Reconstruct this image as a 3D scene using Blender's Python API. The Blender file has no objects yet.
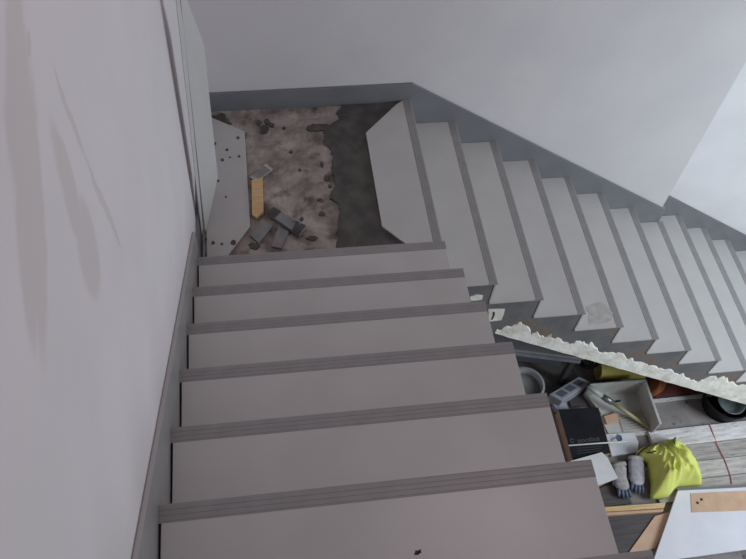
import bpy, bmesh, math, random
from mathutils import Vector, Matrix, noise
random.seed(7)
SC = bpy.context.scene
COL = SC.collection

# ------------------------------------------------------------------ camera
F = 780.65
CAM = Vector((0.3163, -2.0623, 2.9735))
YAW, PITCH, ROLL = 0.2218, 0.9672, 0.1113
_fw = Vector((math.sin(YAW)*math.cos(PITCH), math.cos(YAW)*math.cos(PITCH), -math.sin(PITCH)))
_rt = Vector((math.cos(YAW), -math.sin(YAW), 0)); _up = _rt.cross(_fw)
RT = _rt*math.cos(ROLL) + _up*math.sin(ROLL)
UP = -_rt*math.sin(ROLL) + _up*math.cos(ROLL)
cd = bpy.data.cameras.new('camera'); cam = bpy.data.objects.new('camera', cd); COL.objects.link(cam)
cd.sensor_width = 36; cd.lens = 36*F/746; cd.clip_start = 0.02
cam.matrix_world = Matrix(((RT.x, UP.x, -_fw.x, CAM.x), (RT.y, UP.y, -_fw.y, CAM.y), (RT.z, UP.z, -_fw.z, CAM.z), (0, 0, 0, 1)))
SC.camera = cam

# ------------------------------------------------------------------ light
w = bpy.data.worlds.new('world'); SC.world = w; w.use_nodes = True
bg = w.node_tree.nodes['Background']; bg.inputs[0].default_value = (0.95, 0.95, 1.0, 1); bg.inputs[1].default_value = 0.185
def area(name, loc, target, sx, sy, power, col):
    l = bpy.data.lights.new(name, 'AREA'); l.shape = 'RECTANGLE'; l.size = sx; l.size_y = sy; l.energy = power; l.color = col
    o = bpy.data.objects.new(name, l); COL.objects.link(o); o.location = loc
    o.rotation_euler = (Vector(target)-Vector(loc)).to_track_quat('-Z', 'Y').to_euler(); return o
area('doorway_daylight', (5.4, -1.7, 0.6), (3.0, 0.6, -1.0), 1.6, 2.0, 150, (0.80, 0.92, 1.0))
area('stairwell_fill', (1.7, -0.7, 4.4), (1.2, -0.2, 0), 1.0, 1.0, 17, (1.0, 0.83, 0.86))  # unseen overhead fill, added to warm and lift the upper flight
vs = SC.view_settings
vs.view_transform = 'Standard'; vs.look = 'None'; vs.gamma = 1; vs.use_curve_mapping = False; vs.exposure = -0.05

# ------------------------------------------------------------------ dimensions
G, R = 0.28, 0.1813            # going and rise of the upper flight
W, W1, D = 1.131, 1.091, 1.1125  # landing edge, width of upper flight, depth of landing
G2, Y2, Y3 = 0.2816, -0.016, 1.299
ZF = -13*R                     # floor at the foot of the stairs
WX = 3.046                     # where the back wall steps back
NT, ND = 9, 12

def at(px, py, z=ZF):
    d = RT*((px-373)/F) - UP*((py-279.5)/F) + _fw
    return CAM + d*((z-CAM.z)/d.z)
def aty(px, py, y):
    d = RT*((px-373)/F) - UP*((py-279.5)/F) + _fw
    return CAM + d*((y-CAM.y)/d.y)

# ------------------------------------------------------------------ materials
def srgb(r, g, b):
    f = lambda c: (c/255/12.92 if c/255 <= .04045 else ((c/255+.055)/1.055)**2.4)
    return (f(r), f(g), f(b), 1)
def mat(name, col, rough=.6, col2=None, scale=8, detail=6, bump=0, bscale=40, stretch=None, contrast=(.35, .65), metal=0, spots=None, spec=.5):
    m = bpy.data.materials.new(name); m.use_nodes = True; nt = m.node_tree; N = nt.nodes; L = nt.links
    b = N['Principled BSDF']; b.inputs['Roughness'].default_value = rough; b.inputs['Metallic'].default_value = metal
    b.inputs['Specular IOR Level'].default_value = spec
    b.inputs['Base Color'].default_value = col
    tc = N.new('ShaderNodeTexCoord'); mp = N.new('ShaderNodeMapping'); L.new(tc.outputs['Object'], mp.inputs[0])
    if stretch: mp.inputs['Scale'].default_value = stretch
    m['vec'] = mp.name
    last = None
    if col2:
        n = N.new('ShaderNodeTexNoise'); n.inputs['Scale'].default_value = scale; n.inputs['Detail'].default_value = detail
        L.new(mp.outputs[0], n.inputs['Vector'])
        r = N.new('ShaderNodeValToRGB'); r.color_ramp.elements[0].position = contrast[0]; r.color_ramp.elements[1].position = contrast[1]
        r.color_ramp.elements[0].color = col; r.color_ramp.elements[1].color = col2
        L.new(n.outputs['Fac'], r.inputs[0]); last = r.outputs[0]
    if spots:
        sc_, lo, hi, scol = spots
        n = N.new('ShaderNodeTexNoise'); n.inputs['Scale'].default_value = sc_; n.inputs['Detail'].default_value = 4
        L.new(mp.outputs[0], n.inputs['Vector'])
        r = N.new('ShaderNodeMapRange'); r.inputs[1].default_value = lo; r.inputs[2].default_value = hi; L.new(n.outputs['Fac'], r.inputs[0])
        mx = N.new('ShaderNodeMix'); mx.data_type = 'RGBA'; L.new(r.outputs[0], mx.inputs['Factor'])
        if last: L.new(last, mx.inputs['A'])
        else: mx.inputs['A'].default_value = col
        mx.inputs['B'].default_value = scol; last = mx.outputs['Result']
    if last: L.new(last, b.inputs['Base Color'])
    if bump:
        n = N.new('ShaderNodeTexNoise'); n.inputs['Scale'].default_value = bscale; n.inputs['Detail'].default_value = 5
        L.new(mp.outputs[0], n.inputs['Vector'])
        bp = N.new('ShaderNodeBump'); bp.inputs['Strength'].default_value = bump; bp.inputs['Distance'].default_value = .01
        L.new(n.outputs['Fac'], bp.inputs['Height']); L.new(bp.outputs[0], b.inputs['Normal'])
    return m
def stains(m, ells, col, amount=.6):
    """irregular smears of another skim colour: ells = (centre, half sizes, rotation about x or y, axis)"""
    nt = m.node_tree; N = nt.nodes; L = nt.links; b = N['Principled BSDF']
    tc = N.new('ShaderNodeTexCoord')
    nz = N.new('ShaderNodeTexNoise'); nz.inputs['Scale'].default_value = 9; nz.inputs['Detail'].default_value = 4
    L.new(tc.outputs['Object'], nz.inputs['Vector'])
    sub = N.new('ShaderNodeVectorMath'); sub.operation = 'SUBTRACT'; sub.inputs[1].default_value = (.5, .5, .5); L.new(nz.outputs['Color'], sub.inputs[0])
    scl = N.new('ShaderNodeVectorMath'); scl.operation = 'SCALE'; scl.inputs['Scale'].default_value = .05; L.new(sub.outputs[0], scl.inputs[0])
    add = N.new('ShaderNodeVectorMath'); add.operation = 'ADD'; L.new(tc.outputs['Object'], add.inputs[0]); L.new(scl.outputs[0], add.inputs[1])
    tot = None
    for (c, s, rot) in ells:
        mp = N.new('ShaderNodeMapping'); mp.vector_type = 'TEXTURE'
        mp.inputs['Location'].default_value = c; mp.inputs['Rotation'].default_value = rot; mp.inputs['Scale'].default_value = s
        L.new(add.outputs[0], mp.inputs[0])
        ln = N.new('ShaderNodeVectorMath'); ln.operation = 'LENGTH'; L.new(mp.outputs[0], ln.inputs[0])
        mr = N.new('ShaderNodeMapRange'); mr.interpolation_type = 'SMOOTHSTEP'
        mr.inputs[1].default_value = 1.12; mr.inputs[2].default_value = .72; L.new(ln.outputs['Value'], mr.inputs[0])
        if tot is None: tot = mr.outputs[0]
        else:
            mxx = N.new('ShaderNodeMath'); mxx.operation = 'MAXIMUM'; L.new(tot, mxx.inputs[0]); L.new(mr.outputs[0], mxx.inputs[1]); tot = mxx.outputs[0]
    ml = N.new('ShaderNodeMath'); ml.operation = 'MULTIPLY'; L.new(tot, ml.inputs[0]); ml.inputs[1].default_value = amount
    mx = N.new('ShaderNodeMix'); mx.data_type = 'RGBA'; L.new(ml.outputs[0], mx.inputs['Factor'])
    src = b.inputs['Base Color'].links
    if src: L.new(src[0].from_socket, mx.inputs['A'])
    else: mx.inputs['A'].default_value = b.inputs['Base Color'].default_value
    mx.inputs['B'].default_value = col; L.new(mx.outputs['Result'], b.inputs['Base Color'])

M = {}
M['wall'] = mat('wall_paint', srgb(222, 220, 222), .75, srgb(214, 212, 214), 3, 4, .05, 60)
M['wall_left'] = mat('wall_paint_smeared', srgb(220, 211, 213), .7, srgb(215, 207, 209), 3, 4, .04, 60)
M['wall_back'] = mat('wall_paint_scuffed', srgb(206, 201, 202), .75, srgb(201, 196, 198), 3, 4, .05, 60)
M['tile'] = mat('porcelain_tile', srgb(187, 184, 182), .33, srgb(192, 189, 187), 5, 3, .03, 90)
M['strip'] = mat('nosing_grey', srgb(150, 147, 147), .4, srgb(144, 141, 141), 20, 3)
M['groove'] = mat('groove_grey', srgb(96, 92, 92), .6)
M['skirt'] = mat('skirting_grey', srgb(112, 112, 116), .38, srgb(118, 118, 122), 6, 3)
M['skirt_edge'] = mat('skirting_cut_edge', srgb(176, 172, 172), .6)
M['concrete'] = mat('rough_concrete', srgb(126, 112, 104), .9, srgb(168, 154, 146), 9, 9, .6, 30, spots=(14, .60, .70, srgb(84, 76, 72)))
M['landing'] = mat('rough_landing_concrete', srgb(124, 113, 107), .92, srgb(180, 168, 162), 9, 12, .8, 34, contrast=(.32, .68), spots=(11, .52, .70, srgb(92, 84, 77)))
M['mortar'] = mat('wet_mortar', srgb(70, 67, 65), .8, srgb(92, 88, 84), 12, 8, .6, 30)
M['cheek'] = mat('cement_cheek', srgb(104, 103, 104), .85, srgb(120, 118, 118), 6, 6, .3, 30, spots=(6, .52, .66, srgb(126, 108, 96)))
M['plaster'] = mat('rough_plaster', srgb(244, 240, 230), .9, srgb(206, 196, 184), 7, 8, .5, 35, contrast=(.45, .75))
M['floor'] = mat('dusty_concrete', srgb(112, 104, 102), .9, srgb(146, 138, 136), 4, 8, .3, 25, spots=(20, .62, .7, srgb(80, 74, 72)))
M['wood'] = mat('raw_pine', srgb(222, 192, 142), .6, srgb(202, 166, 116), 6, 6, stretch=(2, 16, 16))
M['card'] = mat('cardboard', srgb(206, 172, 146), .8, srgb(196, 160, 134), 12, 4)
M['plank'] = mat('whitewashed_board', srgb(232, 228, 230), .75, srgb(196, 189, 188), 5, 8, .3, 30, stretch=(1.2, 10, 10), spots=(18, .64, .68, srgb(70, 64, 66)))
M['plank_dull'] = mat('worn_grey_board', srgb(184, 176, 172), .8, srgb(140, 134, 130), 5, 8, .3, 30, stretch=(1.2, 12, 12), spots=(16, .66, .7, srgb(70, 64, 62)))
M['plank_pale'] = mat('worn_pale_board', srgb(204, 198, 194), .8, srgb(160, 153, 148), 5, 8, .3, 30, stretch=(1.2, 12, 12), spots=(16, .66, .7, srgb(70, 64, 62)))
M['black'] = mat('black_card', srgb(30, 30, 35), .8, srgb(38, 38, 43), 10, 4, spec=.2)
M['ink'] = mat('printed_grey', srgb(96, 90, 87), .6)
M['white'] = mat('white_board', srgb(226, 226, 230), .6, srgb(206, 206, 212), 6, 5, spots=(11, .66, .7, srgb(120, 120, 130)))
M['paper'] = mat('white_foam', srgb(228, 226, 226), .7, srgb(216, 214, 214), 8, 4)
M['panel'] = mat('pale_panel', srgb(222, 220, 226), .5, srgb(214, 212, 220), 6, 5, .05)
M['darkwood'] = mat('dark_board', srgb(84, 78, 78), .6, srgb(66, 60, 60), 5, 7, .15, 20, stretch=(1, 14, 14))
M['tub'] = mat('white_plastic', srgb(206, 206, 202), .4, srgb(184, 180, 174), 5, 6)
M['greyplastic'] = mat('grey_plastic', srgb(176, 176, 184), .45, srgb(150, 150, 158), 9, 4)
M['ash'] = mat('pale_ash', srgb(198, 186, 140), .6, srgb(180, 168, 124), 8, 4)
M['smallprint'] = mat('faint_print', srgb(58, 58, 62), .8)
M['slot'] = mat('slot_dark', srgb(92, 94, 108), .6)
M['bucket'] = mat('pale_bucket', srgb(196, 196, 198), .4, srgb(178, 178, 180), 6, 4)
M['paste'] = mat('grey_paste', srgb(150, 148, 146), .8, srgb(130, 128, 126), 9, 6, .3)
M['blackplastic'] = mat('black_plastic', srgb(26, 26, 30), .7, spec=.2)
M['clear'] = mat('clear_plastic', srgb(170, 182, 184), .2)
M['clear'].node_tree.nodes['Principled BSDF'].inputs['Transmission Weight'].default_value = .55
M['yellow'] = mat('yellow_sheet', srgb(232, 220, 124), .6, srgb(218, 204, 108), 6, 4)
M['hivis'] = mat('lime_fabric', srgb(226, 228, 124), .8, srgb(214, 220, 108), 14, 4, .15, 160)
M['trim'] = mat('dark_binding', srgb(60, 66, 44), .8)
M['glove'] = mat('grey_knit', srgb(178, 172, 170), .95, srgb(156, 150, 148), 30, 4, .3, 200)
M['glovew'] = mat('pale_knit', srgb(198, 194, 200), .95, srgb(178, 174, 182), 30, 4, .3, 200)
M['blue'] = mat('blue_rubber', srgb(74, 84, 108), .6, srgb(100, 108, 128), 24, 4)
M['steel'] = mat('dull_steel', srgb(140, 140, 142), .4, metal=.7)
M['bench'] = mat('grey_slab', srgb(178, 182, 188), .5, srgb(168, 172, 178), 5, 4)
M['benchside'] = mat('blue_grey_shaded', srgb(96, 100, 112), .5, srgb(84, 88, 98), 5, 4)  # blue-grey apron, with the shade on the bench front put into its colour
M['rust'] = mat('brown_red_board', srgb(122, 66, 60), .7, srgb(100, 54, 52), 7, 5)
M['orange'] = mat('orange_cloth', srgb(168, 98, 60), .8, srgb(140, 78, 50), 9, 4)
M['red'] = mat('red_string', srgb(198, 128, 128), .8)
M['offcut'] = mat('offcut_tile', srgb(126, 124, 124), .5, srgb(140, 138, 138), 20, 4)
M['offcutdark'] = mat('offcut_back', srgb(66, 62, 60), .8, srgb(84, 80, 78), 20, 4)
M['smear'] = mat('dried_mortar', srgb(166, 164, 160), .9, srgb(184, 182, 178), 30, 6)
M['mark'] = mat('dark_mark', srgb(48, 46, 46), .8)

# ------------------------------------------------------------------ mesh helpers
def mk(name, verts, faces, m, parent=None, smooth=False, bevel=0, loc=None, rot=None):
    me = bpy.data.meshes.new(name); me.from_pydata([tuple(v) for v in verts], [], faces); me.validate()
    bm = bmesh.new(); bm.from_mesh(me); bmesh.ops.recalc_face_normals(bm, faces=bm.faces); bm.to_mesh(me); bm.free()
    if m: me.materials.append(M[m] if isinstance(m, str) else m)
    if smooth:
        for p in me.polygons: p.use_smooth = True
    return link(name, me, parent, bevel, loc, rot)
def link(name, me, parent=None, bevel=0, loc=None, rot=None):
    o = bpy.data.objects.new(name, me); COL.objects.link(o)
    if parent: o.parent = parent
    if loc is not None: o.location = loc
    if rot is not None: o.rotation_euler = rot
    if bevel:
        b = o.modifiers.new('bevel', 'BEVEL'); b.width = bevel; b.segments = 2; b.limit_method = 'ANGLE'
    return o
def box(x0, x1, y0, y1, z0, z1):
    v = [(x, y, z) for z in (z0, z1) for y in (y0, y1) for x in (x0, x1)]
    return v, [(0, 2, 3, 1), (4, 5, 7, 6), (0, 1, 5, 4), (2, 6, 7, 3), (0, 4, 6, 2), (1, 3, 7, 5)]
def join(*parts):
    V, Fc = [], []
    for v, f in parts:
        n = len(V); V += list(v); Fc += [tuple(i+n for i in q) for q in f]
    return V, Fc
def prism(poly, off):
    """poly: list of 3-D points, off: extrusion vector"""
    n = len(poly); off = Vector(off)
    v = [Vector(p) for p in poly] + [Vector(p)+off for p in poly]
    return v, [tuple(range(n))[::-1], tuple(range(n, 2*n))] + [(i, (i+1) % n, n+(i+1) % n, n+i) for i in range(n)]
def tube(pts, r, seg=10, r2=None):
    pts = [Vector(p) for p in pts]; V, Fc = [], []
    for i, p in enumerate(pts):
        t = (pts[min(i+1, len(pts)-1)]-pts[max(i-1, 0)]).normalized()
        a = t.cross(Vector((0, 0, 1)));  a = a if a.length > .05 else t.cross(Vector((1, 0, 0)))
        a.normalize(); b = t.cross(a)
        rr = r[i] if isinstance(r, (list, tuple)) else r
        for k in range(seg):
            an = 2*math.pi*k/seg; V.append(p+(a*math.cos(an)+b*math.sin(an))*rr)
    for i in range(len(pts)-1):
        for k in range(seg):
            Fc.append((i*seg+k, i*seg+(k+1) % seg, (i+1)*seg+(k+1) % seg, (i+1)*seg+k))
    Fc.append(tuple(range(seg))); Fc.append(tuple(range((len(pts)-1)*seg, len(pts)*seg)))
    return V, Fc
def lathe(prof, seg=40):
    V, Fc = [], []
    for r, z in prof:
        for k in range(seg):
            a = 2*math.pi*k/seg; V.append((r*math.cos(a), r*math.sin(a), z))
    for i in range(len(prof)-1):
        for k in range(seg):
            Fc.append((i*seg+k, i*seg+(k+1) % seg, (i+1)*seg+(k+1) % seg, (i+1)*seg+k))
    Fc.append(tuple(range(seg)))
    return V, Fc
def blob(pts, z, h, jitter=0.004, sub=4):
    """flat irregular daub with real thickness: outline points (x, y)"""
    out = []
    n = len(pts)
    for i in range(n):
        a, b = Vector(pts[i]), Vector(pts[(i+1) % n])
        for s in range(sub):
            p = a.lerp(b, s/sub)
            out.append(Vector((p.x+random.uniform(-jitter, jitter), p.y+random.uniform(-jitter, jitter), z)))
    return prism(out, (0, 0, h))
def empty(name, loc=(0, 0, 0), rz=0):
    o = bpy.data.objects.new(name, None); COL.objects.link(o); o.location = loc; o.rotation_euler = (0, 0, rz); o.empty_display_size = .1
    return o
def tag(o, label, cat, group=None, kind=None):
    o['label'] = label; o['category'] = cat
    if group: o['group'] = group
    if kind: o['kind'] = kind
    return o
def struct(o, label=None, cat=None):
    o['kind'] = 'structure'
    if label: o['label'] = label
    if cat: o['category'] = cat
    return o

# ------------------------------------------------------------------ room shell
ST = .014   # skirting thickness
LW = .0085   # the left wall runs out of square by this much per metre
lx = lambda y: -.011-LW*y
def smear(a, b, wpx):
    """a smear on the left wall between two photo points, with a width in photo pixels"""
    def wp(px, py):
        d = RT*((px-373)/F) - UP*((py-279.5)/F) + _fw; return CAM + d*((-ST-CAM.x)/d.x)
    A, B = wp(*a), wp(*b); m_ = ((a[0]+b[0])/2, (a[1]+b[1])/2); Cn = (A+B)/2; S = wp(m_[0]+wpx, m_[1])-wp(*m_)
    t = (B-A); ang = math.atan2(t.z, t.y); u = t.normalized(); wd = (S - u*S.dot(u)).length
    return ((-ST, Cn.y, Cn.z), (1, t.length/2, wd), (ang, 0, 0))
stains(M['wall_left'], [smear((16, -40), (22, 230), 13), smear((30, 60), (42, 372), 10), smear((20, 150), (32, 360), 9), smear((78, 200), (99, 300), 11), smear((52, 120), (86, 250), 8),
                        smear((54, 60), (88, 165), 2), smear((84, 150), (124, 252), 2.5), smear((33, 35), (29, 62), 4)], srgb(186, 170, 164), .38)
stains(M['wall_back'], [((1.36, 1.12, .03), (.06, 1, .016), (0, math.radians(30), 0)), ((1.75, 1.12, .08), (.10, 1, .02), (0, math.radians(25), 0)),
                        ((2.45, 1.12, -.42), (.10, 1, .012), (0, math.radians(-30), 0)), ((1.55, 1.12, .28), (.05, 1, .008), (0, math.radians(20), 0)),
                        ((2.2, 1.12, -.3), (.13, 1, .02), (0, math.radians(25), 0)), ((1.22, 1.12, .35), (.008, 1, .008), (0, 0, 0)), ((2.5, 1.12, -.05), (.006, 1, .006), (0, 0, 0))],
       srgb(198, 194, 192), .28)
struct(mk('floor', *box(-.3, 7, -3.6, 2.0, ZF-.12, ZF), 'floor'), 'dusty grey concrete floor at the foot of the stairs', 'floor')
_wv = [(-.3, -3.6), (lx(-3.6)-ST, -3.6), (lx(1.7)-ST, 1.7), (-.3, 1.7)]
struct(mk('wall_left', *prism([(x, y, ZF) for x, y in _wv], (0, 0, 4.2-ZF)), 'wall_left'), 'white painted wall with beige smears left of the stairs', 'wall')
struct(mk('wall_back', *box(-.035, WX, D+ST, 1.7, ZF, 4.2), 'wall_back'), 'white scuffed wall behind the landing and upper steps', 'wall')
struct(mk('wall_right', *box(WX, 7, Y3+ST, 1.7, ZF, 4.2), 'wall'), 'set back white wall beside the lowest steps', 'wall')

HS = .112
def band(pts, axis, a, b):
    if axis == 'y': poly = [(x, a, z) for x, z in pts]; off = (0, b-a, 0)
    else: poly = [(a, y, z) for y, z in pts]; off = (b-a, 0, 0)
    return prism(poly, off)
sl2 = R/G2
noz = lambda x: -(x-W)*sl2
bb = mk('baseboard_back', *band([(-.02, -.05), (-.02, .098), (W, HS), (WX, noz(WX)+HS), (WX, noz(WX)-.32), (W+.15, -.40), (W-.05, -.05)], 'y', D, D+ST-.0005), 'skirt', bevel=.002)
struct(bb, 'dark grey tiled skirting stepping down the back wall', 'skirting')
xe = W+13*G2
bb = mk('baseboard_right', *band([(WX, noz(WX)+HS+.0), (xe, noz(xe)+HS), (xe, ZF), (xe-.4, ZF), (WX, noz(WX)-.36)], 'y', Y3, Y3+ST-.0005), 'skirt', bevel=.002)
struct(bb, 'dark grey skirting along the set back wall', 'skirting')
sl1 = R/G
noz1 = lambda y: R - y*sl1
pts = [(0.10, -.05), (0.10, noz1(.10)+.115), (-3.0, noz1(-3.0)+.115), (-3.0, noz1(-3.0)-.36), (-.2, -.05)]
def lband(pts, a, b):
    n = len(pts); V = [(lx(y)+a, y, z) for y, z in pts]+[(lx(y)+b, y, z) for y, z in pts]
    return V, [tuple(range(n))[::-1], tuple(range(n, 2*n))] + [(i, (i+1) % n, n+(i+1) % n, n+i) for i in range(n)]
bb = mk('baseboard_left', *lband(pts, -ST+.0005, 0), 'strip')
struct(bb, 'grey skirting board sloping down the left wall beside the upper steps', 'skirting')
# pale cut top edge of the left skirting
mk('cut_edge', *lband([(.10, noz1(.10)+.1152), (.10, noz1(.10)+.1165), (-3.0, noz1(-3.0)+.1165), (-3.0, noz1(-3.0)+.1152)], -ST+.004, 0), 'skirt_edge', bb)
mk('landing_skirting', *lband([(.10, -.03), (.10, .09), (D, .09), (D, -.03)], -ST+.0005, -.001), 'skirt', bb)
rt_ = mk('baseboard_return', *prism([(WX, D, noz(WX)+HS), (WX+.026, D, noz(WX+.026)+HS), (WX+.026, D, noz(WX)-.2), (WX, D, noz(WX)-.2)], (0, Y3-D, 0)), 'skirt')
rt_.name = 'baseboard_corner'; struct(rt_, 'short dark skirting return where the back wall steps back', 'skirting')

# ------------------------------------------------------------------ stair parts
SW = .047   # nosing strip width
TT = .013   # tile thickness
def strip_profile():
    """profile (along going u, height) of the ridged nosing; u = 0 at the front edge, positive backwards"""
    p = [(0, -TT), (0, -.003), (.002, -.0005)]
    u = .006
    for k in range(3):
        p += [(u, 0), (u+.0090, 0), (u+.0100, -.0010), (u+.0122, -.0010)]
        u += .0132
    p += [(SW, -.0002), (SW, -TT)]
    return p
def strip_mesh(a, b, along, sign, name):
    pr = strip_profile()
    if along == 'x': poly = [(a, -u*sign, h) for u, h in pr]; off = (b-a, 0, 0)
    else: poly = [(-u*sign, a, h) for u, h in pr]; off = (0, b-a, 0)
    v, f = prism(poly, off); return v, f

# upper flight: descends away from the viewer
fl = empty('stair_flight', (0, 0, 0)); tag(fl, 'nearer flight of grey tiled steps running from the foreground down to the landing', 'stairs')
parts = []
for k in range(1, NT+1):
    y1, y0 = -(k-1)*G-.014, -k*G-.014
    zt = k*R-TT-.001
    s = lambda y: (-.24 - (y)*sl1)
    v = [(0.004, y0, s(y0)), (W1-.012, y0, s(y0)), (W1-.012, y1, s(y1)), (.004, y1, s(y1)),
         (0.004, y0, zt), (W1-.012, y0, zt), (W1-.012, y1, zt), (.004, y1, zt)]
    parts.append((v, [(0, 1, 2, 3), (4, 5, 6, 7), (0, 1, 5, 4), (1, 2, 6, 5), (2, 3, 7, 6), (3, 0, 4, 7)]))
mk('concrete_core', *join(*parts), 'cheek', fl)
for k in range(1, NT+1):
    y = -(k-1)*G; loc = (0, y, k*R); x0 = lx(y-G)+.005
    t = mk('tread', *box(x0, W1, -G-.012, -SW, -TT, 0), 'tile', fl, loc=loc, bevel=.0012)
    mk('nosing_strip', *strip_mesh(lx(y)+.0005, W1+.001, 'x', 1, 's'), 'strip', t)
    mk('riser', *box(x0, W1-.002, -.0135, -.004, -R+.0005, -TT-.0005), 'tile', fl, loc=loc)
# small dark spot on the lowest visible tread
c = at(418, 552, 6*R)
tr6 = [o for o in fl.children if o.name.startswith('tread')][5]
mk('dark_speck', *blob([(c.x-.010-0, c.y-.004+5*G), (c.x, c.y-.006+5*G), (c.x+.010, c.y-.002+5*G), (c.x+.008, c.y+.005+5*G), (c.x-.006, c.y+.003+5*G)], 0, .0006, .002, 2), 'mark', tr6)

# lower flight: descends to the right
fl2 = empty('stair_flight', (W, 0, 0)); tag(fl2, 'farther flight of pale grey tiled steps going down to the right from the landing', 'stairs')
parts = []
_sa, _sb = aty(494, 333.5, Y2), aty(746, 404.7, Y2)
_sk = (_sb.z-_sa.z)/(_sb.x-_sa.x)
so = lambda x: max(_sa.z+_sk*(x-_sa.x), ZF)
for j in range(1, ND+1):
    x0, x1 = W+(j-1)*G2-.014, W+j*G2-.014
    zt = -j*R-TT-.001; yb = D if j < 7 else (D if j == 7 else Y3)
    if j > 7: yb = Y3
    v = [(x0, Y2+.006, so(x0)), (x1, Y2+.006, so(x1)), (x1, yb, so(x1)), (x0, yb, so(x0)), (x0, Y2+.006, zt), (x1, Y2+.006, zt), (x1, yb, zt), (x0, yb, zt)]
    v = [(a-W, b, c_) for a, b, c_ in v]
    parts.append((v, [(0, 1, 2, 3), (4, 5, 6, 7), (0, 1, 5, 4), (1, 2, 6, 5), (2, 3, 7, 6), (3, 0, 4, 7)]))
mk('concrete_core', *join(*parts), 'cheek', fl2)
def tset(yb):
    return (box(-G2-.010, -SW, Y2, yb-.001, -TT, 0), strip_mesh(Y2-.001, yb-.0005, 'y', 1, 's'), box(-.0135, -.004, Y2+.003, yb-.002, -R+.0005, -TT-.0005))
cache = {}
treads2 = {}
for j in range(1, ND+1):
    yb = D if j <= 7 else Y3
    loc = (j*G2, 0, -j*R)
    if yb not in cache:
        a, b, c = tset(yb)
        t = mk('tread', *a, 'tile', fl2, loc=loc, bevel=.0012); s = mk('nosing_strip', *b, 'strip', t); r = mk('riser', *c, 'tile', fl2, loc=loc)
        cache[yb] = (t, s, r)
    else:
        a, b, c = cache[yb]
        t = link('tread', a.data, fl2, .0012, loc); link('nosing_strip', b.data, t); link('riser', c.data, fl2, 0, loc)
    treads2[j] = t
# mitred tread tile at the head of the flight
tp = [(.852, .878), (1.05, 1.085), (W-SW, D-.004), (W-SW, .002), (1.06, .004), (.852, .245)]
t = mk('tread', *prism([(x-W, y, -TT) for x, y in tp], (0, 0, TT)), 'tile', fl2, bevel=.0012)
mk('nosing_strip', *strip_mesh(.002, D-.001, 'y', 1, 's'), 'strip', t)
mk('riser', *box(-.0135, -.004, .0, D-.002, -R+.0005, -TT-.0005), 'tile', fl2)
# dried mortar smear on the front end of the fourth tread
def onb(px, py, z, ox, oy): 
    c = at(px, py, z); return (c.x-ox, c.y-oy)
j = 4
mk('mortar_smear', *blob([onb(px, py, -j*R, W+j*G2, 0) for px, py in [(588, 314), (586, 308), (592, 303), (600, 302), (607, 306), (612, 313), (613, 320), (600, 324), (590, 325)]], 0, .0008, .006, 3), 'smear', treads2[4])
# ragged plaster band along the underside edge
up = [(496, 329.5), (507, 327), (518.6, 322), (526, 326), (534, 332), (544, 334), (552, 334), (560, 337), (570, 341), (580, 342), (592.6, 342), (600, 350), (612, 352), (622, 352), (630, 358), (640, 361), (646, 360), (655, 366), (668, 367), (680, 371), (688, 378), (699, 381), (708, 376), (728, 376), (736, 382), (748, 386), (765, 392), (790, 401)]
uw = [aty(px, py, Y2) for px, py in up]
top = []
for i in range(len(uw)-1):
    for s in range(5):
        q = uw[i].lerp(uw[i+1], s/5); q.z += .055*noise.noise((q.x*26, 1.7, 0))+.03*noise.noise((q.x*70, 4.1, 0))-.006; q.x += random.uniform(-.006, .006); top.append((q.x, q.z))
top.sort()
V, Fc = [], []
NR = 7
for i, (x, z) in enumerate(top):
    zl = so(x)-.002
    for r_ in range(NR):
        f = r_/(NR-1); zz = zl+(z-zl)*f
        dep = .0015+.004*max(0, noise.noise((x*14, zz*14, 3)) + .35) if r_ < NR-1 else -.004
        V.append((x-W, Y2+.006-dep, zz))
    if i:
        b0 = (i-1)*NR
        for r_ in range(NR-1): Fc.append((b0+r_, b0+NR+r_, b0+NR+r_+1, b0+r_+1))
n0 = len(V)
for i, (x, z) in enumerate(top): V.append((x-W, Y2+.012, so(x)-.002))
for i in range(1, len(top)): Fc.append((n0+i-1, n0+i, i*NR, (i-1)*NR))
mk('plaster_band', V, Fc, 'plaster', fl2)
# plaster patches on the cheek beside the first steps
pp = mk('plaster_patch', *prism([(p.x-W, Y2+.006, p.z) for p in [aty(488.5, 310, Y2), aty(497, 309.6, Y2), aty(505, 309.8, Y2), aty(504, 314, Y2), aty(501.5, 320.5, Y2), aty(489, 322, Y2)]], (0, -.004, 0)), 'plaster', fl2)
mk('dark_mark', *prism([(p.x-W, Y2+.0025, p.z) for p in [aty(493.2, 312, Y2), aty(494.6, 312, Y2), aty(495, 314, Y2), aty(494, 317, Y2), aty(492.4, 320, Y2), aty(491.2, 320, Y2), aty(492.8, 316, Y2)]], (0, -.0018, 0)), 'mark', pp)
mk('plaster_patch', *prism([(p.x-W, Y2+.006, p.z) for p in [aty(470, 297, Y2), aty(476, 295.4, Y2), aty(483, 296, Y2), aty(482, 300, Y2), aty(471, 301, Y2)]], (0, -.006, 0)), 'plaster', fl2)

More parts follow.
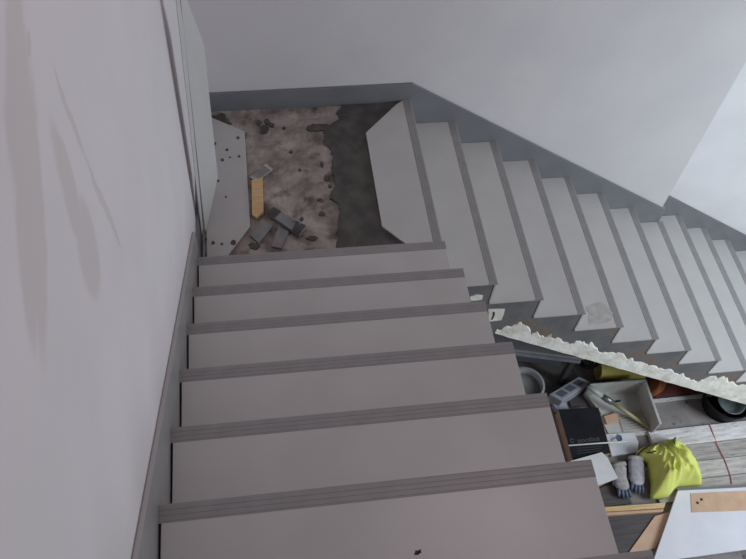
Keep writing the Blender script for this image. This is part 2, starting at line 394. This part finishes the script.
# ------------------------------------------------------------------ landing
ZL = -.020
la = empty('stair_landing', (0, 0, 0)); tag(la, 'untiled rough concrete stair landing half covered with dark mortar', 'landing')
V, Fc = [], []
nx, ny = 60, 60
for i in range(nx+1):
    for k in range(ny+1):
        x = i/nx*(W-.016); y = k/ny*D
        V.append((x, y, ZL-.004+.004*noise.fractal((x*9, y*9, 1), 1, 2, 4)))
for i in range(nx):
    for k in range(ny):
        a = i*(ny+1)+k; Fc.append((a, a+ny+1, a+ny+2, a+1))
sv_ = box(0, W-.016, 0, D, -.22, ZL-.02)
mk('concrete_slab', *join((V, Fc), sv_), 'landing', la)
edge = [(342.6, 105), (336.5, 113.5), (339.5, 119.5), (329, 125.0), (318, 125.2), (312, 124.4), (306, 128.7), (310.6, 132), (323, 130), (324, 136), (323, 144), (330, 149), (332, 155), (331.5, 168), (334.5, 177), (335, 186.5), (330.5, 194), (330.5, 199), (338, 205), (340, 214), (338.5, 223), (339, 234), (336.5, 246), (336, 256)]
ol = []
for i in range(len(edge)-1):
    a, b = Vector(edge[i]), Vector(edge[i+1])
    for s in range(4):
        q = a.lerp(b, s/4); c = at(q.x+random.uniform(-1, 1), q.y+random.uniform(-.8, .8), ZL); ol.append((c.x, min(c.y, D-.001), ZL-.012))
ol = [p for p in ol if p[1] > .004]
ol += [(ol[-1][0], .002, ZL-.012), (W-.017, .002, ZL-.012), (W-.017, D-.001, ZL-.012)]
md = mk('mortar_bed', *prism(ol, (0, 0, .018)), 'mortar', la)
# ridged, uneven top skin of the mortar
for (px, py, rr, sx) in [(264, 129, 6.5, .75), (267, 122, 3.2, 1), (272, 125, 2.2, 1.6), (259, 123, 2.6, 1), (219, 119, 6, 1.5), (228, 124, 2.5, 1.6), (284, 128, 1.6, 1), (300, 170, 1.4, 1), (247, 200, 2.2, .8), (322, 165, 2.6, .7), (326, 178, 2.4, .8), (320, 200, 1.6, 2), (322, 214, 2, 1.8), (312, 238, 2.4, 2.2), (330, 186, 1.8, .8), (254, 246, 3.2, 1.8), (302, 219, 1.6, 1), (291, 152, 1.2, 1.4)]:
    c = at(px, py, ZL); s = rr/190
    pts = [(c.x+s*sx*math.cos(a)*random.uniform(.6, 1.15), c.y+s/.72*math.sin(a)*random.uniform(.6, 1.15)) for a in [i*math.pi/5 for i in range(10)]]
    mk('mortar_spot', *blob(pts, ZL-.008, .012, .002, 2), 'mortar', la)

# loose mitred tile lying on the left of the landing
tz = ZL+.0012
tp = [(0.012, .115), (0.012, 1.075), (.04, 1.055), (.216, .938), (.219, .303), (.085, .10), (.03, .09)]
lt = mk('floor_tile', *prism([(x, y, tz) for x, y in tp], (0, 0, .012)), 'tile', bevel=.0012)
tag(lt, 'mitred grey floor tile lying flat on the landing, specked with mortar', 'tile')
parts = []
for (px, py, rr) in [(214, 144, 2.2), (238, 138, 1.6), (227, 150, 1.5), (230, 157.5, 1), (239, 156.5, 1.3), (222.5, 160, 1.7), (218, 181, 1.2), (213, 243, 1.7), (222, 244, 1.3), (233.5, 242.5, 2.6), (226, 197, .9), (206, 239, 1.2)]:
    c = at(px, py, tz+.012); s = rr/190
    parts.append(blob([(c.x+s*math.cos(a)*random.uniform(.7, 1.2), c.y+s/.75*math.sin(a)*random.uniform(.7, 1.2)) for a in [i*math.pi/4 for i in range(8)]], tz+.0118, .0022, .0008, 2))
q = mk('mortar_splashes', *join(*parts), 'mortar', lt); q['kind'] = 'stuff'

# mitred tiles standing on end against the left wall
def standing(A, Dv, B, C, th):
    A, Dv, B, C = map(Vector, (A, Dv, B, C))
    n = (Dv-A).cross(B-A).normalized()
    if n.x > 0: n = -n
    return prism([A, B, C, Dv], n*th)
s1 = mk('floor_tile', *standing((.006, .285, ZL+.0), (.050, .50, 1.22), (.092, .42, .225), (.102, .56, .865), .005), 'tile', bevel=.0012)
tag(s1, 'mitred grey floor tile standing on end in front, leaning on the left wall', 'tile', 'tiles leaning on the left wall')
s2 = mk('floor_tile', *standing((-.010, .275, ZL+.0), (.036, .475, 1.22), (.070, .43, .225), (.082, .57, .865), .004), 'tile', bevel=.0012)
tag(s2, 'grey floor tile behind another, closest to the left wall at the landing', 'tile', 'tiles leaning on the left wall')

# offcuts and wood block on the landing
def slab_px(name, quad, z, h, m, label, cat, group=None, bevel=.001):
    o = mk(name, *prism([tuple(at(px, py, z+h)-Vector((0, 0, h))) for px, py in quad], (0, 0, h)), m, bevel=bevel)
    return tag(o, label, cat, group)
g_ = 'tile offcuts on the landing'
slab_px('wood_block', [(251.5, 180), (262.5, 177), (263.5, 212), (256, 217), (252, 214.5)], ZL+.002, .02, 'wood', 'small yellow pine wood block on the rough landing', 'wood block')
o = slab_px('tile_offcut', [(250, 177), (266, 164), (273, 169), (256, 181)], ZL+.0005, .014, 'offcut', 'grey tile offcut with pale ends touching the top of the wood block', 'tile offcut', g_)
for qd in ([(249.6, 177.4), (252.4, 175.2), (258.6, 179), (256, 181.2)], [(264, 165.6), (266, 164), (273, 169), (270.8, 170.8)]):
    mk('pale_end', *prism([at(a, b, ZL+.0146) for a, b in qd], (0, 0, .0012)), 'smear', o)
o = slab_px('tile_offcut', [(267, 213), (273.5, 207), (306, 226), (299, 235)], ZL+.012, .016, 'offcut', 'long grey tile offcut with dark mortared ends on the landing', 'tile offcut', g_)
for qd in ([(267, 213), (273.5, 207), (281, 211.5), (275, 218)], [(292, 230.8), (296, 221), (306, 226), (299, 235)]):
    mk('mortared_end', *prism([at(a, b, ZL+.0282) for a, b in qd], (0, 0, .0035)), 'offcutdark', o)
for (a, b) in ((294, 220.5), (300, 224)):
    c = at(a, b, ZL+.032); mk('metal_clip', *box(c.x-.006, c.x+.006, c.y-.004, c.y+.004, ZL+.0318, ZL+.0345), 'steel', o, bevel=.0008)
slab_px('tile_offcut', [(250, 235), (262, 219), (273, 225), (259, 243)], ZL+.0005, .011, 'offcut', 'grey tile offcut between the loose tile and the long dark offcut', 'tile offcut', g_)
slab_px('tile_offcut', [(271, 246), (278.5, 227), (289, 231), (281.5, 248)], ZL+.0005, .011, 'offcut', 'grey tile offcut nearest the steps, touching the long dark offcut', 'tile offcut', g_)

# ------------------------------------------------------------------ clutter below
# bench under the stairs
be = empty('low_bench', (0, 0, 0)); tag(be, 'low bench with a pale grey slab top under the stairs', 'bench')
zb = ZF+.50
a, b = at(515, 349.5, zb), at(578, 357.5, zb)
dx = (b-a).normalized(); ny_ = Vector((-dx.y, dx.x, 0)); L0 = a-dx*.75; L1 = b+dx*.05
mk('bench_top', *prism([L0, L1, L1+ny_*.40, L0+ny_*.40], (0, 0, -.03)), 'bench', be, bevel=.003)
mk('front_rail', *prism([p + Vector((0, 0, -.03)) for p in [L0-ny_*.012, L1-ny_*.012-dx*.02, L1+ny_*.012-dx*.02, L0+ny_*.012]], (0, 0, -.035)), 'greyplastic', be, bevel=.002)
mk('apron', *prism([p + Vector((0, 0, -.066)) for p in [L0+ny_*.005, L1+ny_*.005-dx*.14, L1+ny_*.02-dx*.14, L0+ny_*.02]], (0, 0, -.10)), 'benchside', be, bevel=.002)
for p in (L0+dx*.05+ny_*.05, L1-dx*.05+ny_*.05, L0+dx*.05+ny_*.35, L1-dx*.05+ny_*.35):
    mk('leg', *box(p.x-.02, p.x+.02, p.y-.02, p.y+.02, ZF, zb-.03), 'darkwood', be)
# bucket
c = at(526, 384, ZF+.27)
bu = empty('bucket', (c.x, c.y, ZF)); tag(bu, 'pale plastic bucket of grey paste below the low bench', 'bucket')
mk('bucket_body', *lathe([(.105, 0), (.13, .262), (.138, .262), (.140, .272), (.126, .272), (.122, .20)]), 'bucket', bu, smooth=False)
mk('paste', *lathe([(.122, .205), (.08, .213), (.01, .207)]), 'paste', bu)
hd = [(.14*math.cos(a), .14*math.sin(a), .24-.10*math.sin((a+1.4)/2.8*math.pi)) for a in [-1.4+i*2.8/14 for i in range(15)]]
mk('handle', *tube(hd, .004, 8), 'steel', bu)
# slotted grey block
q = [at(549.5, 394, ZF+.14), at(579, 376.5, ZF+.14), at(591, 382, ZF+.14), at(562, 401, ZF+.14)]
sb = mk('slotted_block', *prism([p-Vector((0, 0, .13)) for p in q], (0, 0, .13)), 'greyplastic', bevel=.004)
tag(sb, 'grey slotted block lying between the bucket and the white box', 'block')
for u in (.08, .37, .66):
    c4 = [q[0].lerp(q[1], u+e).lerp(q[3].lerp(q[2], u+e), v_) for e, v_ in ((0.02, .2), (.24, .2), (.24, .75), (.02, .75))]
    mk('slot', *prism([p+Vector((0, 0, .0005)) for p in c4], (0, 0, .0015)), 'slot', sb)
c = at(583, 377, ZF+.02)
cl = mk('rope_coil', *tube([(c.x+.02+.07*math.cos(t*.5)*(1-t*.004), c.y+.05+.05*math.sin(t*.5), ZF+.16+.001*t) for t in range(30)], .012, 8), 'blackplastic', smooth=True)
tag(cl, 'short black cable coil behind the slotted block', 'cable')
# yellow roll
a, b = at(598, 368.5, ZF+.09), at(656, 367, ZF+.09)
dx = (b-a).normalized(); ro = empty('yellow_roll', (a.x, a.y, ZF)); tag(ro, 'yellow rolled sheet lying under the stair slab', 'roll')
V, Fc = [], []
seg = 36
for i, (p, r) in enumerate([(0, .085), (.36, .085), (.36, .066), (0, .066)]):
    for k in range(seg):
        an = 2*math.pi*k/seg; V.append((dx.x*p - dx.y*r*math.cos(an), dx.y*p + dx.x*r*math.cos(an), .086+r*math.sin(an)))
for i in range(4):
    for k in range(seg): Fc.append((i*seg+k, i*seg+(k+1) % seg, ((i+1) % 4)*seg+(k+1) % seg, ((i+1) % 4)*seg+k))
mk('rolled_sheet', V, Fc, 'yellow', ro)
# white open fronted box
HB = .20
bl, brr, fr = at(590, 383.5, ZF+HB), at(646, 379, ZF+HB), at(662, 423.5, ZF+HB)
tb = empty('white_box', ((bl.x+brr.x)/2, (fr.y+brr.y)/2, ZF)); tag(tb, 'white open plastic box with a ribbed floor under the stairs', 'box')
o_ = Vector(tb.location)
fp = [Vector((bl.x, bl.y, 0)), Vector((brr.x, brr.y, 0)), Vector((fr.x, fr.y, 0)), Vector((bl.x+.115, fr.y, 0)), Vector((bl.x+.08, bl.y-.19, 0))]
o2 = Vector((o_.x, o_.y, 0))
mk('box_floor', *prism([p-o2 for p in fp], (0, 0, .008)), 'tub', tb)
def wallp(a, b, h, th=.012):
    d = (b-a).normalized(); n = Vector((-d.y, d.x, 0))*th
    return prism([a-o2, b-o2, b-n-o2, a-n-o2], (0, 0, h))
mk('back_wall', *wallp(fp[1], fp[0], HB, -.012), 'tub', tb, bevel=.003)
mk('side_wall', *wallp(fp[2], fp[1]+Vector((0, -.013, 0)), HB, -.02), 'tub', tb, bevel=.003)
mk('side_wall', *wallp(fp[0]+Vector((0, -.013, 0)), fp[4], HB*.3, -.010), 'tub', tb, bevel=.003)
for k in range(9):
    y = fr.y-o2.y+.02+k*.021
    mk('rib', *box(.0, fr.x-o2.x-.035, y, y+.010, .008, .018), 'tub', tb)
# brush on a long handle
br = empty('long_brush', (0, 0, 0)); tag(br, 'long handled brush with a yellow wooden handle resting in the white box', 'brush')
a, m1, m2, b = at(588, 386, ZF+.19), at(602, 396, ZF+.15), at(613, 403, ZF+.12), at(651, 429, ZF+.035)
mk('bristle_head', *tube([a, a.lerp(m1, .5), m1], [.016, .022, .02], 10), 'tub', br, smooth=True)
mk('ferrule', *tube([m1, m1.lerp(m2, .5), m2], [.021, .026, .021], 10), 'steel', br, smooth=True)
mk('handle', *tube([m2, m2.lerp(b, .5), b], [.015, .014, .012], 10), 'ash', br, smooth=True)
c = at(616, 401.5, ZF+.012)
st = mk('black_clip', *tube([c+Vector((-.03, -.004, .0)), c, c+Vector((.035, .004, .0))], [.007, .008, .006], 8), 'blackplastic', smooth=True)
tag(st, 'small black clip lying in the white box', 'clip')
# black carton
hb = .10
q = [at(558.5, 409.5, ZF+hb), at(598.5, 407.5, ZF+hb), at(610.5, 453, ZF+hb), at(573, 460, ZF+hb)]
bx = empty('carton', (0, 0, 0)); tag(bx, 'black topped cardboard carton beside the upper steps', 'box')
mk('carton_body', *prism([p-Vector((0, 0, hb)) for p in q], (0, 0, hb-.003)), 'card', bx)
ld = mk('lid', *prism([p-Vector((0, 0, .003)) for p in q], (0, 0, .0035)), 'black', bx)
def text_mesh(txt, size):
    cu = bpy.data.curves.new('t', 'FONT'); cu.body = txt; cu.size = size; cu.extrude = .0004
    o = bpy.data.objects.new('t', cu); COL.objects.link(o)
    bpy.context.view_layer.update()
    me = bpy.data.meshes.new_from_object(o.evaluated_get(bpy.context.evaluated_depsgraph_get()))
    bpy.data.objects.remove(o); return me
tm = text_mesh('pocsbus', .052)
tm.materials.append(M['ink'])
p0, p1 = at(578, 443, ZF+hb), at(600, 440.5, ZF+hb)
wid = max(v.co.x for v in tm.vertices)
sc_ = (p1-p0).length/wid
to = link('lettering', tm, ld, 0, (p0.x, p0.y, ZF+hb+.0012), (0, 0, math.atan2(p1.y-p0.y, p1.x-p0.x))); to.scale = (sc_, sc_, 1)
c = at(572, 440.8, ZF+hb)
mk('emblem', *[(lambda vf: vf)(tube([(c.x+.014*math.cos(k*math.pi/8), c.y+.014*math.sin(k*math.pi/8), ZF+hb+.001) for k in range(15)], .0035, 6))][0], 'ink', ld)
parts = []
for k in range(3):
    u0, u1 = at(577, 448.5+k*2.6, ZF+hb), at(602-k, 446+k*2.4, ZF+hb)
    n_ = Vector((-(u1-u0).y, (u1-u0).x, 0)).normalized()*.003
    parts.append(prism([u0-n_, u1-n_, u1+n_, u0+n_], (0, 0, .0012)))
mk('small_print', *join(*parts), 'smallprint', ld)
# thin stick across the carton
s_ = mk('thin_stick', *tube([at(568.5, 445.5, ZF+hb+.02), at(598, 443.3, ZF+hb+.018), at(627, 441.5, ZF+hb-.01)], .006, 8), 'tub')
tag(s_, 'thin pale stick lying across the black carton', 'stick')
# brown offcut behind the carton
slab_px('brown_offcut', [(604, 416), (618, 412), (619, 421), (607, 424)], ZF+.02, .02, 'card', 'small brown board between the white box and the black carton', 'board', bevel=.002)
# grey folded box at the back of the carton
slab_px('grey_slab', [(553, 404), (566, 402), (569, 409), (557, 410.5)], ZF, .05, 'greyplastic', 'grey slab piece behind the black carton', 'slab', bevel=.002)
slab_px('dark_board', [(569, 400), (586, 391), (588, 405), (571, 407)], ZF, .015, 'darkwood', 'dark board on the floor between slotted block and black carton', 'board', bevel=.002)
# white spotted board
o = slab_px('white_board', [(606, 434), (634, 432.5), (638.5, 442), (638, 452), (612, 456)], ZF+.001, .03, 'white', 'white board with a blue spot next to the black carton', 'board', bevel=.002)
c = at(619, 438, ZF+.031)
mk('blue_spot', *blob([(c.x+.026*math.cos(a), c.y+.03*math.sin(a)) for a in [k*math.pi/4 for k in range(8)]], ZF+.0309, .0008, .006, 2), 'blue', o)
# white foam sheet in front of the carton
slab_px('foam_sheet', [(570, 461), (602, 452), (608, 458), (618, 478), (596, 486), (580, 484)], ZF+.11, .02, 'paper', 'white foam sheet in front of the black carton', 'sheet', bevel=.002)
slab_px('foam_sheet', [(575, 466), (600, 458), (614, 478), (592, 486)], ZF, .10, 'card', 'brown carton beneath the white foam sheet', 'box', bevel=.002).name = 'small_carton'
# dark board and timber
slab_px('dark_board', [(600, 488), (622, 478), (632, 503), (598, 508)], ZF+.001, .02, 'darkwood', 'dark board lying in front of the white foam sheet', 'board', bevel=.002)
slab_px('timber_batten', [(596, 507.5), (666, 502.5), (664, 508), (598, 512)], ZF+.022, .03, 'wood', 'rear pine batten in front of the grey glove', 'batten', 'pine battens', bevel=.002)
slab_px('timber_batten', [(598, 512.8), (664, 509), (663, 511.5), (600, 516)], ZF+.001, .045, 'card', 'front pine batten along the dark wood panel', 'batten', 'pine battens', bevel=.002)
slab_px('dark_plywood', [(600, 518), (662, 513.5), (640, 545), (622, 560), (608, 560)], ZF+.001, .012, 'darkwood', 'dark wood grained panel framed by batten and cardboard', 'panel', bevel=.001)
slab_px('cardboard_sheet', [(655, 516), (676, 510), (664, 531), (655, 548), (628, 556), (630, 551)], ZF+.014, .010, 'card', 'mitred cardboard strip between dark panel and white panel', 'cardboard', bevel=.001)
# large white panel bottom right
zp = ZF+.032
q = [at(678, 490.5, zp+.03), at(790, 485, zp+.03), at(790, 543, zp+.03), at(746, 549.5, zp+.03), at(700, 556, zp+.03), at(653, 562, zp+.03)]
wp = empty('mitred_plasterboard', (q[0].x, q[0].y, ZF)); tag(wp, 'large pale mitred panel on the floor beside the planks', 'panel')
off = Vector((q[0].x, q[0].y, ZF))
mk('panel_sheet', *prism([p-off-Vector((0, 0, .025)) for p in q], (0, 0, .025)), 'panel', wp, bevel=.0015)
e0, e1 = at(676.5, 489, zp+.03), at(790, 482.5, zp+.03)
mk('edge_trim', *prism([p-off-Vector((0, 0, .03)) for p in (q[0], q[1], e1, e0)], (0, 0, .032)), 'skirt', wp)
cs = [at(690.5, 493.5, zp+.03), at(790, 488.5, zp+.03), at(790, 509, zp+.03), at(691.5, 512.5, zp+.03)]
cs_ = mk('cardboard_strip', *prism([p-off for p in cs], (0, 0, .004)), 'card', wp)
for (a, b) in ((697.5, 503), (701.5, 499.5)):
    c = at(a, b, zp+.034)-off; mk('hole', *blob([(c.x+.011*math.cos(k), c.y+.011*math.sin(k)) for k in range(6)], .0662, .0008, .002, 1), 'mark', cs_)
for k, (u, v_) in enumerate(((.15, .25), (.8, .3))):
    c = q[0].lerp(q[1], u).lerp(q[5].lerp(q[2], u), v_)-off
    mk('support_block', *box(c.x-.06, c.x+.06, c.y-.05, c.y+.05, 0, zp-ZF+.004), 'wood', wp)
# planks on the floor
yA = at(746, 421.5, ZF+.035).y
ws = [(.135, 'plank', 2.99, 'white spotted floor plank nearest the stair side', .035), (.13, 'plank_dull', 2.92, 'grey worn plank second from the stair side', .022), (.13, 'plank_pale', 2.88, 'pale worn plank third from the stair side', .024), (.14, 'plank_dull', 2.9, 'grey plank closest to the white panel', .022)]
y = yA
for (wd, m_, xs, lab, h) in ws:
    o = mk('plank', *box(0, 4.4-xs, -wd+.004, 0, 0, h), m_, loc=(xs, y, ZF), rot=(0, 0, math.radians(.6)), bevel=.003)
    tag(o, lab, 'plank', 'floor planks'); y -= wd
s_ = mk('red_string', *tube([at(709, 423, ZF+.04), at(712, 430, ZF+.041), at(717, 444, ZF+.03), at(725, 460, ZF+.029), at(731, 477, ZF+.028), at(732, 484, ZF+.028)], .004, 6), 'red')
tag(s_, 'red string lying across the pale planks', 'string')
# black tub with clear bowl
c = at(729, 397, ZF+.16)
bt = empty('black_tub', (c.x, c.y, ZF)); tag(bt, 'black round tub beneath the stair slab', 'tub')
mk('tub_body', *lathe([(.14, 0), (.178, .16), (.184, .16), (.184, .17), (.176, .17), (.13, .012), (.01, .012)]), 'blackplastic', bt)
bw = mk('clear_bowl', *lathe([(.03, 0), (.085, .04), (.105, .08), (.110, .08), (.089, .037), (.03, .006), (.005, .006)], 36), 'clear', loc=(c.x+.012, c.y-.02, ZF+.072), rot=(.08, .06, 0), smooth=True)
tag(bw, 'clear plastic bowl sitting in the black tub', 'bowl')
# things at the back under the stairs
slab_px('pale_batten', [(650, 399.5), (712, 393), (712, 396), (650.5, 402.5)], ZF+.001, .02, 'plank', 'thin pale batten lying behind the dusty floor under the stairs', 'batten', bevel=.001)
slab_px('brown_board', [(660, 386), (698, 380), (698, 392), (655, 397)], ZF+.001, .02, 'rust', 'reddish brown board behind the white box under the stairs', 'board', bevel=.001)
def heap(name, outline, zref, H, m, seed, fold=1.0, rings=22, parent=None, fs=10, base=.003, neck=None):
    P = [at(px, py, zref) for px, py in outline]
    cx = sum(p.x for p in P)/len(P); cy = sum(p.y for p in P)/len(P)
    dense = []
    for i in range(len(P)):
        for s in range(8): dense.append(P[i].lerp(P[(i+1) % len(P)], s/8))
    n = len(dense)
    for _ in range(2): dense = [(dense[i-1]+dense[i]*2+dense[(i+1) % n])/4 for i in range(n)]
    V, Fc = [], []
    zmin = zref-ZF
    for r in range(1, rings+1):
        f = r/rings
        for p in dense:
            x = cx+(p.x-cx)*f; y = cy+(p.y-cy)*f
            env = (1-f**3.2)
            qn = Vector((x*fs+seed, y*fs*.55-seed, seed))
            wob = noise.noise(qn*.5)*1.4
            if neck is not None:
                th = math.atan2(y-neck.y, x-neck.x); rr_ = math.hypot(x-neck.x, y-neck.y)
                qn = Vector((th*2.6+seed, rr_*3.2, seed)); wob *= .35
            rid = 1-abs(noise.noise(qn+Vector((wob, wob, 0))))*2.0
            if neck is not None:
                q3 = Vector((x*11+seed, y*8, seed*2)); rid = (.6*rid+.4)*min(1, rr_*6)*.75+.35*(1-abs(noise.noise(q3))*2.2)
            rid2 = 1-abs(noise.noise(qn*2.1+Vector((0, wob, 3))))*2
            z = .012+H*env*(.55+fold*.44*rid+fold*.14*rid2)+.03*H*math.sin(f*9+seed)
            V.append((x, y, ZF+base+max(.006, z)+(.02 if f < 1 else 0)))
    for r in range(rings-1):
        for k in range(n): Fc.append((r*n+k, r*n+(k+1) % n, (r+1)*n+(k+1) % n, (r+1)*n+k))
    ctr = len(V); V.append((cx, cy, sum(V[k][2] for k in range(n))/n))
    for k in range(n): Fc.append((ctr, k, (k+1) % n))
    b0 = len(V)
    for p in dense: V.append((cx+(p.x-cx)*.97, cy+(p.y-cy)*.97, ZF+base))
    for k in range(n): Fc.append(((rings-1)*n+k, (rings-1)*n+(k+1) % n, b0+(k+1) % n, b0+k))
    return mk(name, V, Fc, m, parent, smooth=True), V
o, _ = heap('orange_cloth', [(650, 378), (660, 377), (668, 381), (664, 390), (655, 395), (651, 393)], ZF+.06, .06, 'orange', 4, 1, 10)
o.location.z += .022
tag(o, 'orange cloth scrap on the brown board behind the white box', 'cloth')
# high visibility vest
vest = empty('safety_vest', (0, 0, 0)); tag(vest, 'crumpled lime yellow safety vest on the white planks', 'vest')
vo = [(637, 453), (642, 446), (652, 443.5), (659, 447.5), (666, 439.5), (675, 437), (684, 442), (689.5, 451), (696.6, 463.7), (703.4, 476), (703.5, 484), (690, 484.5), (678, 485.5), (670, 496), (652, 498), (652.5, 482), (650, 469), (648.5, 460), (641, 457)]
body, VV = heap('vest_fabric', vo, ZF+.09, .16, 'hivis', 2.3, 1.25, 30, vest, 9, .037, at(662, 444, ZF+.09))
def zat(x, y): return max((v[2] for v in VV if (v[0]-x)**2+(v[1]-y)**2 < .0006), default=ZF+.06)
def trim(pxs):
    P = []
    for px, py in pxs:
        c = at(px, py, ZF+.10); P.append((c.x, c.y, zat(c.x, c.y)-.004))
    mk('binding', *tube(P, .005, 6), 'trim', vest)
trim([(673, 440), (670.5, 443), (669, 446.5), (668.5, 451)])
trim([(637, 455.5), (641, 451.5), (647, 449), (653, 448)])
trim([(643, 456.5), (647, 457.5), (651, 456.5)])
# work gloves
def glove(label, cuff, wrist, palm, tips, m, seed):
    g = empty('work_glove', (0, 0, 0)); tag(g, label, 'glove', 'work gloves')
    z = ZF+.066
    a, b, c = at(*cuff, z), at(*wrist, z), at(*palm, z)
    side = Vector((-(c-a).y, (c-a).x, 0)).normalized()
    V, Fc = [], []
    path = [a, a.lerp(b, .5), b, b.lerp(c, .5), c]; rad = [.054, .058, .052, .053, .044]; seg = 24
    for i, p in enumerate(path):
        for k in range(seg):
            an = 2*math.pi*k/seg; r = rad[i]*(1+.16*noise.noise((i*1.1+seed, math.cos(an)*2, math.sin(an)*2)))
            V.append(p+side*r*math.cos(an)+Vector((0, 0, r*.6*math.sin(an))))
    for i in range(len(path)-1):
        for k in range(seg): Fc.append((i*seg+k, i*seg+(k+1) % seg, (i+1)*seg+(k+1) % seg, (i+1)*seg+k))
    Fc.append(tuple(range(seg))); Fc.append(tuple(range((len(path)-1)*seg, len(path)*seg)))
    o = mk('glove_body', V, Fc, m, g, smooth=True)
    sm = o.modifiers.new('sub', 'SUBSURF'); sm.levels = 1; sm.render_levels = 2
    d = (c-b).normalized()
    for k, (off_, ln) in enumerate(((-.033, .055), (-.011, .066), (.011, .07), (.032, .058))):
        s0 = c+side*off_-d*.02; e = s0+d*(ln)+side*off_*.3+Vector((0, 0, -.02))
        mk('finger', *tube([s0, s0.lerp(e, .55)+Vector((0, 0, .008)), e], [.0125, .012, .008], 10), 'blue', g, smooth=True)
    s0 = b+side*.038*tips; e = s0+d*.06+side*.022*tips+Vector((0, 0, -.015))
    mk('thumb', *tube([s0-side*.02*tips, s0.lerp(e, .5)+Vector((0, 0, .008)), e], [.014, .013, .009], 10), 'blue', g, smooth=True)
    o = mk('cuff', *tube([a-d*.012, a+d*.012], .058, 24), m, g, smooth=True); o.scale = (1, 1, 1)
    for v in o.data.vertices: v.co.z = z+(v.co.z-z)*.62
    return g
glove('tan grey work glove beside the white spotted board', (618.5, 465), (619, 477), (624, 491), -1, 'glove', 1)
glove('pale grey work glove tucked against the lime vest', (636, 459), (636.5, 472), (637.5, 486), -1, 'glovew', 5)
